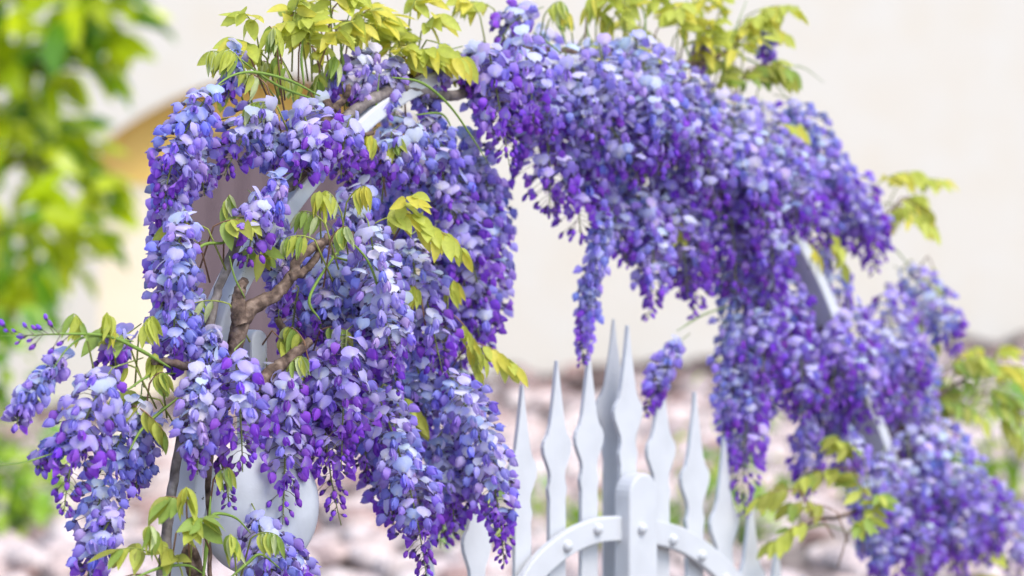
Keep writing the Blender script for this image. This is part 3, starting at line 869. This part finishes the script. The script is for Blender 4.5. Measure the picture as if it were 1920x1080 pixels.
# ------------------------------------------------------------------ wisteria leaves
LC = {'gold': lin((224, 214, 88)), 'lime': lin((202, 208, 92)), 'green': lin((160, 184, 88)), 'silver': lin((210, 218, 156)), 'olive': lin((172, 174, 76))}
LV = []
r1 = np.random.default_rng(9)
for k in range(4):
    for cname in LC:
        c = LC[cname] * .88
        LV.append(('open', cname, leaf_mesh(r1.uniform(.040, .054), r1.uniform(.0078, .0108), r1.uniform(.15, .5), r1.uniform(.05, .35), c, c * 1.12, 6, .8)))
        LV.append(('young', cname, leaf_mesh(r1.uniform(.030, .040), r1.uniform(.0040, .0060), r1.uniform(.6, 1.1), r1.uniform(.1, .3), c, c * 1.1, 5, .8)))
LV_MESH = {}
SPR = []
def spray(pid, px, py, ang, lenpx, kind, off, cols, seed, lod=0, npair=None, scale=1.0):
    """one pinnate leaf; ang: direction of its midrib in the picture plane (0 = right, 90 = up)"""
    r = np.random.default_rng(seed)
    d = dp(px) + off
    P0 = at(px, py, d); L = lenpx / F * d
    a = math.radians(ang)
    dirv = np.array([math.cos(a), r.uniform(-.5, .3), math.sin(a)]); dirv /= np.linalg.norm(dirv)
    sag = np.array([0, 0, -.35 * L]) if kind == 'open' else np.array([0, 0, -.45 * L])
    T = np.linspace(0, 1, 8)[:, None]
    path = P0 + dirv * L * T + sag * T ** 2
    st = Buf()
    back = P0 - dirv * .03 + np.array([0, .03, -.05])
    cst = lin((142, 150, 70)) if r.random() < .6 else lin((138, 104, 78))
    tv, tf = tube(np.vstack([back, path]), [.0016, .0013, .0010, .0006], 5); st.add(tv, tf, cst)
    lf = []
    npair = npair or int(r.integers(4, 6))
    side = np.cross(dirv, [0, 0, 1]); side /= np.linalg.norm(side) + 1e-9
    for i in range(npair * 2 + 1):
        t = 1.0 if i == npair * 2 else .25 + .72 * ((i // 2) + .5) / npair
        q = np.array([np.interp(t, T[:, 0], path[:, k]) for k in range(3)])
        s = 0 if i == npair * 2 else (1 if i % 2 else -1)
        tg = dirv + sag / L * 2 * t; tg /= np.linalg.norm(tg)
        if kind == 'open':
            X = tg * (.55 if s else 1) + side * s * .75 + np.array([0, 0, r.uniform(-1.0, -.35)]) + r.normal(0, .22, 3)
            Zr = np.array([0, -.9, .8]) + r.normal(0, .4, 3)
        else:
            X = np.array([0, 0, -1.0]) + side * s * .28 + tg * .35 + r.normal(0, .12, 3)
            Zr = side * s + np.array([0, -.8, .2]) + r.normal(0, .3, 3)
        X /= np.linalg.norm(X); Z = Zr - X * (Zr @ X); Z /= np.linalg.norm(Z); Y = np.cross(Z, X)
        cn = cols[int(r.integers(0, len(cols)))]
        cand = [j for j, w in enumerate(LV) if w[0] == kind and w[1] == cn]
        sc = scale * r.uniform(.8, 1.1) * (1 - .25 * abs(t - .6))
        lf.append((int(r.choice(cand)), np.stack([X, Y, Z], 1) * sc, q, sc))
    o = Raceme(); o.plant = pid; o.P0 = P0; o.st = st.get(); o.lf = lf
    SPR.append(o)

G1, G2, G3 = ['gold', 'lime', 'lime'], ['silver', 'green', 'lime'], ['olive', 'green', 'lime']
SA = [  # px, py, angle, length px, kind, depth offset, colours
 (500, 110, 130, 90, 'open', .0, G1), (520, 95, 100, 80, 'young', -.03, G2), (470, 110, 150, 70, 'open', .02, G1), (560, 100, 80, 100, 'open', .02, G1), (600, 120, 70, 110, 'open', .0, G1), (610, 80, 110, 90, 'open', .03, G1),
 (580, 60, 95, 70, 'young', -.02, G1), (640, 100, 75, 110, 'open', .0, G1), (655, 60, 60, 80, 'open', .02, G1), (545, 150, 110, 80, 'young', -.02, G2), (500, 160, 130, 70, 'young', -.04, G2), (455, 120, 120, 60, 'young', -.03, G2),
 (590, 170, 80, 70, 'young', .0, G2), (640, 140, 100, 60, 'young', -.02, G2), (550, 40, 80, 70, 'open', .0, G1), (620, 20, 90, 60, 'open', .0, G1), (480, 60, 110, 60, 'open', .02, G1), (520, 200, 150, 60, 'young', -.05, G2),
 (725, 130, 60, 80, 'open', .0, G1), (740, 115, 30, 80, 'open', -.03, G1), (770, 110, 20, 90, 'open', -.02, G1), (790, 60, 60, 60, 'open', .0, G1), (800, 75, -10, 70, 'open', -.03, G1), (755, 140, 100, 60, 'young', .0, G1), (770, 20, 70, 50, 'open', .0, G1), (700, 60, 60, 60, 'open', .02, G1),
 (640, 400, 110, 80, 'young', -.12, G2), (610, 420, 130, 70, 'young', -.14, G2), (650, 380, 60, 70, 'young', -.12, G1), (590, 450, 150, 60, 'young', -.14, G2), (620, 450, 60, 60, 'young', -.16, G2), (600, 400, 90, 70, 'young', -.12, G1),
 (700, 420, 30, 100, 'open', -.12, G1), (730, 410, 60, 90, 'open', -.12, G1), (760, 410, -5, 80, 'open', -.14, G1), (800, 420, -20, 70, 'open', -.14, G1), (710, 280, 110, 60, 'young', -.06, G1), (725, 290, 70, 60, 'young', -.06, G2),
 (840, 560, 80, 60, 'young', -.10, G1), (850, 590, -40, 70, 'young', -.12, G1), (790, 560, 110, 50, 'young', -.14, G1), (880, 640, -10, 80, 'open', -.06, G1), (870, 620, -60, 60, 'young', -.1, G1),
 (390, 430, 150, 70, 'open', -.04, G1), (400, 425, 30, 70, 'open', -.04, G3), (420, 400, 80, 60, 'young', -.04, G2), (370, 440, 120, 60, 'open', -.02, G1), (450, 480, 40, 60, 'open', -.02, G3), (430, 570, 160, 90, 'young', -.08, G2),
 (160, 620, 110, 60, 'young', -.05, G2), (210, 625, 95, 70, 'young', -.05, G1), (260, 630, 70, 70, 'young', -.05, G1), (240, 640, 130, 60, 'open', -.04, G2), (255, 690, 150, 60, 'young', -.04, G1), (280, 720, 60, 50, 'young', -.04, G3), (300, 750, 160, 80, 'open', -.02, G3), (250, 760, -20, 60, 'young', -.02, G3), (300, 690, 100, 50, 'young', -.04, G1),
 (350, 960, 90, 80, 'young', -.16, G1), (360, 950, 140, 60, 'open', -.14, G3), (300, 1020, 100, 80, 'young', -.14, G2), (290, 1040, 150, 70, 'open', -.13, G3), (360, 1010, 70, 70, 'open', -.15, G3), (400, 900, 60, 60, 'young', -.12, G2), (440, 1040, 95, 70, 'young', -.18, G2), (470, 1010, 40, 70, 'young', -.18, G2), (280, 1080, 160, 60, 'young', -.12, G2), (340, 1070, 110, 70, 'open', -.14, G3), (330, 1000, 60, 70, 'young', -.15, G1),
 (720, 720, -30, 70, 'open', -.04, G3), (690, 700, 200, 70, 'open', -.02, G3), (600, 620, 30, 60, 'young', -.06, G2), (570, 640, 120, 60, 'young', -.08, G2), (540, 690, 60, 50, 'young', -.1, G2), (510, 620, -40, 50, 'open', -.02, G3),
]
SB_ = [
 (900, 30, 120, 70, 'open', .02, G1), (1020, 30, 60, 60, 'young', .0, G2), (1070, 40, 110, 70, 'young', .0, G1), (1100, 30, 80, 70, 'young', .0, G1), (1140, 50, 60, 80, 'open', .02, G1), (1200, 40, 100, 90, 'open', .02, G1), (1230, 60, 60, 90, 'open', .03, G1),
 (1270, 80, 90, 110, 'open', .03, G1), (1300, 110, 70, 110, 'open', .03, G1), (1330, 140, 100, 100, 'open', .03, G1), (1350, 120, 50, 110, 'open', .03, G1), (1380, 80, 60, 110, 'open', .04, G1), (1290, 40, 60, 110, 'open', .04, G1), (1340, 60, 80, 90, 'open', .04, G1),
 (1380, 170, 60, 90, 'open', .03, G3), (1400, 30, 30, 100, 'open', .05, G1), (1250, 130, 120, 70, 'open', .0, G1), (1330, 180, 60, 70, 'open', .0, G3), (1430, 240, 20, 70, 'open', .0, G1), (1170, 20, 90, 60, 'open', .0, G1), (1400, 130, 20, 80, 'open', .03, G3),
 (1640, 350, 40, 90, 'open', .02, G1), (1660, 380, -10, 80, 'open', .02, G1), (1650, 420, 60, 80, 'young', .02, G1), (1690, 370, -20, 60, 'young', .02, G1), (1545, 400, -60, 70, 'open', -.02, G1), (1470, 430, -20, 60, 'open', .04, G1),
 (1760, 700, 40, 100, 'open', .05, G3), (1800, 690, 20, 100, 'open', .05, G1), (1790, 740, 60, 100, 'open', .05, G3), (1840, 700, 30, 90, 'open', .06, G1), (1820, 760, 10, 80, 'open', .06, G3), (1760, 780, 80, 80, 'open', .05, G3), (1860, 730, -30, 80, 'open', .06, G3), (1860, 680, 60, 60, 'open', .06, G1),
 (1620, 860, 130, 90, 'open', -.2, G3), (1600, 880, 170, 90, 'open', -.2, G3), (1570, 960, 150, 100, 'open', -.2, G3), (1620, 950, 100, 90, 'open', -.2, G3), (1540, 970, 190, 90, 'open', -.2, G3), (1590, 1000, 60, 70, 'open', -.2, G3), (1500, 920, 170, 70, 'open', -.2, G3),
 (1250, 370, -60, 50, 'open', .02, G1), (1720, 560, -80, 60, 'young', .04, G2), (1820, 1050, 30, 60, 'open', -.02, G1), (1740, 480, -60, 60, 'young', .05, G2),
]
for lst, pid, k0 in ((SA, 'A', 900), (SB_, 'B', 1200)):
    for i, (x, y, an, l, kd, of, cl_) in enumerate(lst):
        spray(pid, x, y, an, l * 1.1, kd, of, cl_, k0 + i, scale=1.12)
        if y < 190 or (pid == 'B' and x > 1600):                 # the thick leafy tops
            spray(pid, x + rng.normal(0, 24), y + rng.normal(6, 18), an + rng.normal(0, 35), l * rng.uniform(.8, 1.2), kd, of + rng.uniform(.0, .08), cl_, k0 + 600 + i, scale=1.08)

# ------------------------------------------------------------------ assemble the two vines
rootA = base_l * [1, 1, 0] + AN * .06 - AU * .05
rootB = base_r * [1, 1, 0] + AN * .06 + AU * .05
vines = {
 'A': empty('wisteria_vine', rootA, 'wisteria with pale lilac racemes and knotted brown branches climbing the flaking arch beside the disc', 'wisteria'),
 'B': empty('wisteria_vine', rootB, 'wisteria thick with violet racemes covering the crown and far foot of the arch', 'wisteria'),
}
def bpath(pts, off): return smooth_path([at(x, y, dp(x) + o) for (x, y), o in zip(pts, off if np.ndim(off) else [off] * len(pts))], 7)
def branch(pid, name, pts, off, rpx, m, sides=14, rough=.035, lead=None):
    P = bpath(pts, off)
    if lead is not None: P = np.vstack([smooth_path([lead, (lead + P[0]) / 2 + [0.01, 0, 0], P[0]], 6)[:-1], P])
    P = P + rng.normal(0, .0007, P.shape)
    v, f = tube(P, np.array(rpx) / F * 3.9, sides, rough)
    return obj(name, v, f, m, vines[pid], P[0])
branch('A', 'trunk', [(304, 1085), (313, 1000), (326, 900), (350, 770), (386, 640), (410, 540), (450, 450), (505, 372), (560, 335), (610, 270), (660, 212), (735, 168), (800, 172), (850, 180), (900, 160)],
       [-.035] * 15, [12, 10, 8, 8, 11, 12, 11, 10], M_GREYBARK, lead=rootA - [0, 0, .05])
branch('A', 'branch', [(394, 1085), (391, 980), (393, 860), (424, 740), (440, 655), (452, 605), (475, 575), (520, 550), (548, 515), (562, 482), (600, 458), (660, 440)],
       [-.06, -.06, -.06, -.06, -.07, -.08, -.09, -.10, -.11, -.12, -.12, -.06], [4, 4, 4, 8, 15, 17, 12, 10, 9, 8], M_BARK, lead=rootA + [0.03, -.02, -.05])
branch('A', 'branch', [(452, 612), (446, 575), (450, 545), (458, 525)], -.085, [16, 12, 8], M_BARK)
branch('A', 'branch', [(545, 520), (575, 505), (600, 470), (615, 440)], -.12, [8, 7, 5], M_BARK)
branch('A', 'branch', [(420, 760), (470, 730), (500, 705), (530, 682), (580, 640)], -.07, [12, 13, 13, 9], M_BARK)
branch('A', 'branch', [(430, 690), (380, 690), (330, 682), (285, 678)], -.05, [9, 8, 6], M_BARK)
branch('A', 'branch', [(540, 660), (575, 690), (610, 715)], -.03, [14, 12, 10], M_BARK)
branch('A', 'branch', [(598, 262), (608, 235), (618, 210), (612, 188)], -.045, [12, 10, 8], M_BARK)
branch('A', 'branch', [(614, 215), (632, 200), (648, 182), (655, 160)], -.045, [8, 7, 5], M_BARK)
branch('A', 'branch', [(560, 335), (620, 285), (660, 258), (700, 250)], -.055, [7, 6, 4], M_BARK)
branch('A', 'branch', [(520, 595), (540, 640), (560, 690)], -.01, [7, 7, 6], M_BARK)
branch('A', 'branch', [(530, 980), (522, 900), (528, 840)], -.04, [5, 5, 5], M_BARK)
branch('A', 'branch', [(372, 1100), (350, 1040), (362, 1035), (380, 1090)], -.1, [10, 9, 9], M_BARK)
branch('A', 'branch', [(735, 168), (790, 135), (850, 120), (950, 100)], -.01, [9, 8, 7], M_BARK)
branch('B', 'trunk', [(1745, 1085), (1705, 940), (1668, 830), (1640, 780), (1560, 700), (1548, 620), (1530, 540), (1500, 450), (1420, 330), (1300, 220), (1180, 150), (1040, 110), (960, 95), (900, 105)],
       .02, [15, 14, 13, 12, 14, 13, 12, 12, 11, 10, 9], M_BARK, lead=rootB - [0, 0, .05])
branch('B', 'branch', [(1668, 832), (1690, 805), (1715, 770), (1760, 740), (1830, 700), (1880, 690)], .03, [9, 8, 6, 4, 3], M_BARK)
branch('B', 'branch', [(960, 95), (1020, 95), (1100, 100), (1200, 110), (1300, 120), (1380, 90)], .03, [9, 8, 7, 5], M_BARK)
branch('B', 'branch', [(1640, 900), (1600, 960), (1540, 975), (1480, 1000)], -.04, [6, 5, 3], M_BARK)

def shoot(pid, pts, off, rpx, col=(120, 146, 62)):
    P = bpath(pts, off)
    v, f = tube(P, np.concatenate([[rpx[0] * .3], np.array(rpx) * .62, [rpx[-1] * .25]]) / F * 3.9, 6)
    obj('green_shoot', v, f, M_STEM, vines[pid], P[0], np.tile(lin(col), (len(v), 1)))
for pts, off, w in [
 ([(735, 145), (790, 155), (840, 195), (880, 250), (915, 305)], -.12, [4.5, 4, 3]), ([(780, 215), (830, 215), (855, 260)], -.06, [4, 3]), ([(820, 265), (850, 310), (865, 340)], -.05, [4, 3]),
 ([(645, 440), (690, 490), (715, 560), (722, 600)], -.2, [4, 4, 3.5]), ([(650, 200), (645, 130), (640, 80), (660, 10)], .0, [7, 5, 3]), ([(640, 90), (625, 40), (610, 0)], .0, [4, 2]), ([(665, 130), (670, 60), (690, -10)], .01, [4, 2]),
 ([(570, 160), (565, 100), (575, 40)], -.01, [5, 3]), ([(600, 180), (540, 150), (470, 135), (420, 150), (385, 190)], -.04, [5, 4, 3]), ([(600, 190), (520, 160), (450, 110), (440, 95)], -.02, [5, 3, 2]), ([(700, 215), (705, 200), (712, 130)], -.04, [4, 3]),
 ([(320, 690), (260, 655), (200, 630), (120, 626), (60, 628), (0, 630)], -.06, [6, 5, 4, 2.5, 1.5]), ([(250, 640), (170, 630), (130, 650), (100, 690)], -.05, [4, 3]), ([(335, 745), (270, 800), (240, 850)], -.04, [5, 4]), ([(330, 700), (280, 705), (240, 730), (210, 740)], -.04, [4, 3]),
 ([(100, 850), (40, 868), (-20, 872)], -.01, [3, 2]), ([(390, 1000), (400, 965), (440, 970), (470, 1000)], -.14, [5, 4]), ([(250, 1085), (300, 1065), (350, 1060), (380, 1075)], -.14, [5, 4]), ([(380, 1090), (390, 1000), (395, 930)], -.13, [7, 5]), ([(430, 1085), (465, 1055), (490, 1040), (530, 1070)], -.17, [5, 5, 3]),
 ([(740, 740), (775, 780), (795, 800)], -.08, [4, 3]), ([(600, 600), (580, 560), (620, 490), (660, 440)], -.12, [5, 5, 4]), ([(430, 480), (440, 520), (460, 560)], -.1, [3, 3]), ([(340, 500), (380, 460), (420, 455), (440, 440)], -.05, [5, 4]), ([(720, 640), (780, 620), (830, 600)], -.02, [4, 3]),
 ([(620, 480), (680, 495), (740, 500)], -.1, [5, 4])]:
    shoot('A', pts, off, w)
for pts, off, w in [
 ([(1000, 60), (1040, 90), (1060, 110)], -.06, [3.5, 3]), ([(1060, 60), (1050, 50), (1065, 90)], -.04, [3, 3]), ([(1270, 620), (1320, 590), (1380, 570)], .0, [3.5, 3]), ([(1340, 90), (1420, 120), (1460, 165), (1480, 190)], .03, [4, 3, 2]), ([(1440, 130), (1500, 125), (1545, 155)], .04, [3, 2]),
 ([(1660, 450), (1690, 480), (1715, 515)], .03, [3.5, 2.5]), ([(1700, 800), (1780, 830), (1840, 860), (1880, 900)], .02, [3, 2]), ([(1480, 1005), (1540, 985), (1600, 1000)], -.04, [4, 3]), ([(1750, 820), (1750, 760), (1760, 700)], .03, [4, 3]), ([(1800, 760), (1830, 720), (1900, 700)], .05, [4, 3]),
 ([(1300, 130), (1280, 60), (1290, -10)], .03, [5, 3]), ([(1350, 150), (1370, 80), (1400, 0)], .04, [5, 3]), ([(1120, 110), (1100, 50), (1110, 0)], .02, [4, 3]), ([(1200, 110), (1210, 40), (1190, -20)], .02, [4, 3])]:
    shoot('B', pts, off, w)

def project(p):
    q = np.asarray(p) - CAM; d = q @ FW
    return 960 + F * (q @ RT) / d, 540 - F * (q @ UP) / d, d

def pick_visible(items, limit, cell=16):
    """items: (key, point, size); the nearest in each picture cell, the largest of those first"""
    grid = {}
    for key, p, s in items:
        x, y, d = project(p)
        if not (-10 < x < 1930 and -10 < y < 1090): continue
        g = (int(x // cell), int(y // cell))
        if g not in grid or d < grid[g][0]: grid[g] = (d, key, s / d)
    best = sorted(grid.values(), key=lambda t: -t[2])[:limit]
    return {b[1] for b in best}

def mat4(R, t):
    m = np.eye(4); m[:3, :3] = R; m[:3, 3] = t
    return Matrix(m.tolist())

for pid in 'AB':
    vine = vines[pid]
    rac = [r for r in RAC if r.plant == pid]
    items = [((i, j), fl[2] + fl[4] * .01, .02) for i, r in enumerate(rac) for j, fl in enumerate(r.fl) if fl[0][2] not in ('bud',)]
    chosen = pick_visible(items, 300, 20)
    for i, r in enumerate(rac):
        v, f, c = r.st
        cl = place('flower_cluster', mesh_data('flower_cluster', v - r.P0, f, c, M_STEM), r.P0, vine)
        b = Buf()
        for j, (key, R, base, bright, o) in enumerate(r.fl):
            if (i, j) in chosen:
                fo = bpy.data.objects.new('floret', fl_mesh(key)); COL.objects.link(fo)
                fo.parent = cl; fo.matrix_local = mat4(R, base - r.P0)
            else:
                vv, ff, cc = FL[key]
                b.add(vv @ R.T + base - r.P0, ff, np.clip(cc * bright, 0, .95))
        if b.n:
            vv, ff, cc = b.get()
            place('blossom', mesh_data('blossom', vv, ff, cc, M_PETAL), r.P0, cl, 'stuff')
    spr = [s for s in SPR if s.plant == pid]
    items = [((i, j), l[2] + l[1][:, 0] * .02, l[3]) for i, s in enumerate(spr) for j, l in enumerate(s.lf)]
    chosen = pick_visible(items, 300, 8)
    for i, s in enumerate(spr):
        v, f, c = s.st
        cl = place('leaf', mesh_data('leaf', v - s.P0, f, c, M_STEM), s.P0, vine)
        b = Buf()
        for j, (k, R, base, sc) in enumerate(s.lf):
            vv, ff, cc = LV[k][2]
            if (i, j) in chosen:
                if k not in LV_MESH: LV_MESH[k] = mesh_data('leaflet', vv, ff, cc, M_LEAF)
                fo = bpy.data.objects.new('leaflet', LV_MESH[k]); COL.objects.link(fo)
                fo.parent = cl; fo.matrix_local = mat4(R, base - s.P0)
            else:
                b.add(vv @ R.T + base - s.P0, ff, cc)
        if b.n:
            vv, ff, cc = b.get()
            place('small_leaflets', mesh_data('small_leaflets', vv, ff, cc, M_LEAF), s.P0, cl, 'stuff')

# loose buds on the long horizontal shoot
bb = Buf(); r2 = np.random.default_rng(77)
for i, (x, y) in enumerate([(15, 622), (30, 622), (36, 640), (50, 614), (60, 636), (68, 618), (78, 618), (88, 600), (98, 612), (100, 652), (118, 640), (66, 645), (48, 630), (8, 612)]):
    tipp = at(x, y, dp(x) - .06); rt = at(x + 14, 627, dp(x) - .06)
    tv, tf = tube(np.array([rt, tipp]), [.0006, .0006], 4); bb.add(tv, tf, PURP_ST)
    v, f, c = FL[(0, 'open', 'bud', i % 3)]
    X = tipp - rt; X /= np.linalg.norm(X); Z = np.cross(X, [0, 1, 0]); Z /= np.linalg.norm(Z)
    bb.add(v @ (np.stack([X, np.cross(Z, X), Z], 1) * (.45 + .03 * i % .4)).T + tipp, f, c)
v, f, c = bb.get()
obj('bud_sprig', v, f, M_PETAL, vines['A'], v[0], c, kind='stuff')

# ------------------------------------------------------------------ a bee in flight
bc = at(853, 44, 4.1)
bee = empty('bee', bc, 'tiny dark bee flying above the crown of the arch', 'bee')
v, f, c = lathe_x([(-.0075, .0004), (-.005, .0022), (-.001, .0026), (.0012, .0014), (.003, .0022), (.005, .0018), (.0065, .0005)], 8, lin((70, 50, 24)), lin((70, 50, 24)))
obj('body', v + bc, f, M_BEE, bee, bc)
for s in (-1, 1):
    v, f, c = leaf_mesh(.008, .0018, .1, .1, lin((190, 190, 200)), lin((200, 200, 210)), 4, .5)
    obj('wing', v @ rot_z(s * 1.9).T + bc + [0, 0, .002], f, M_PETAL, bee, bc, c)
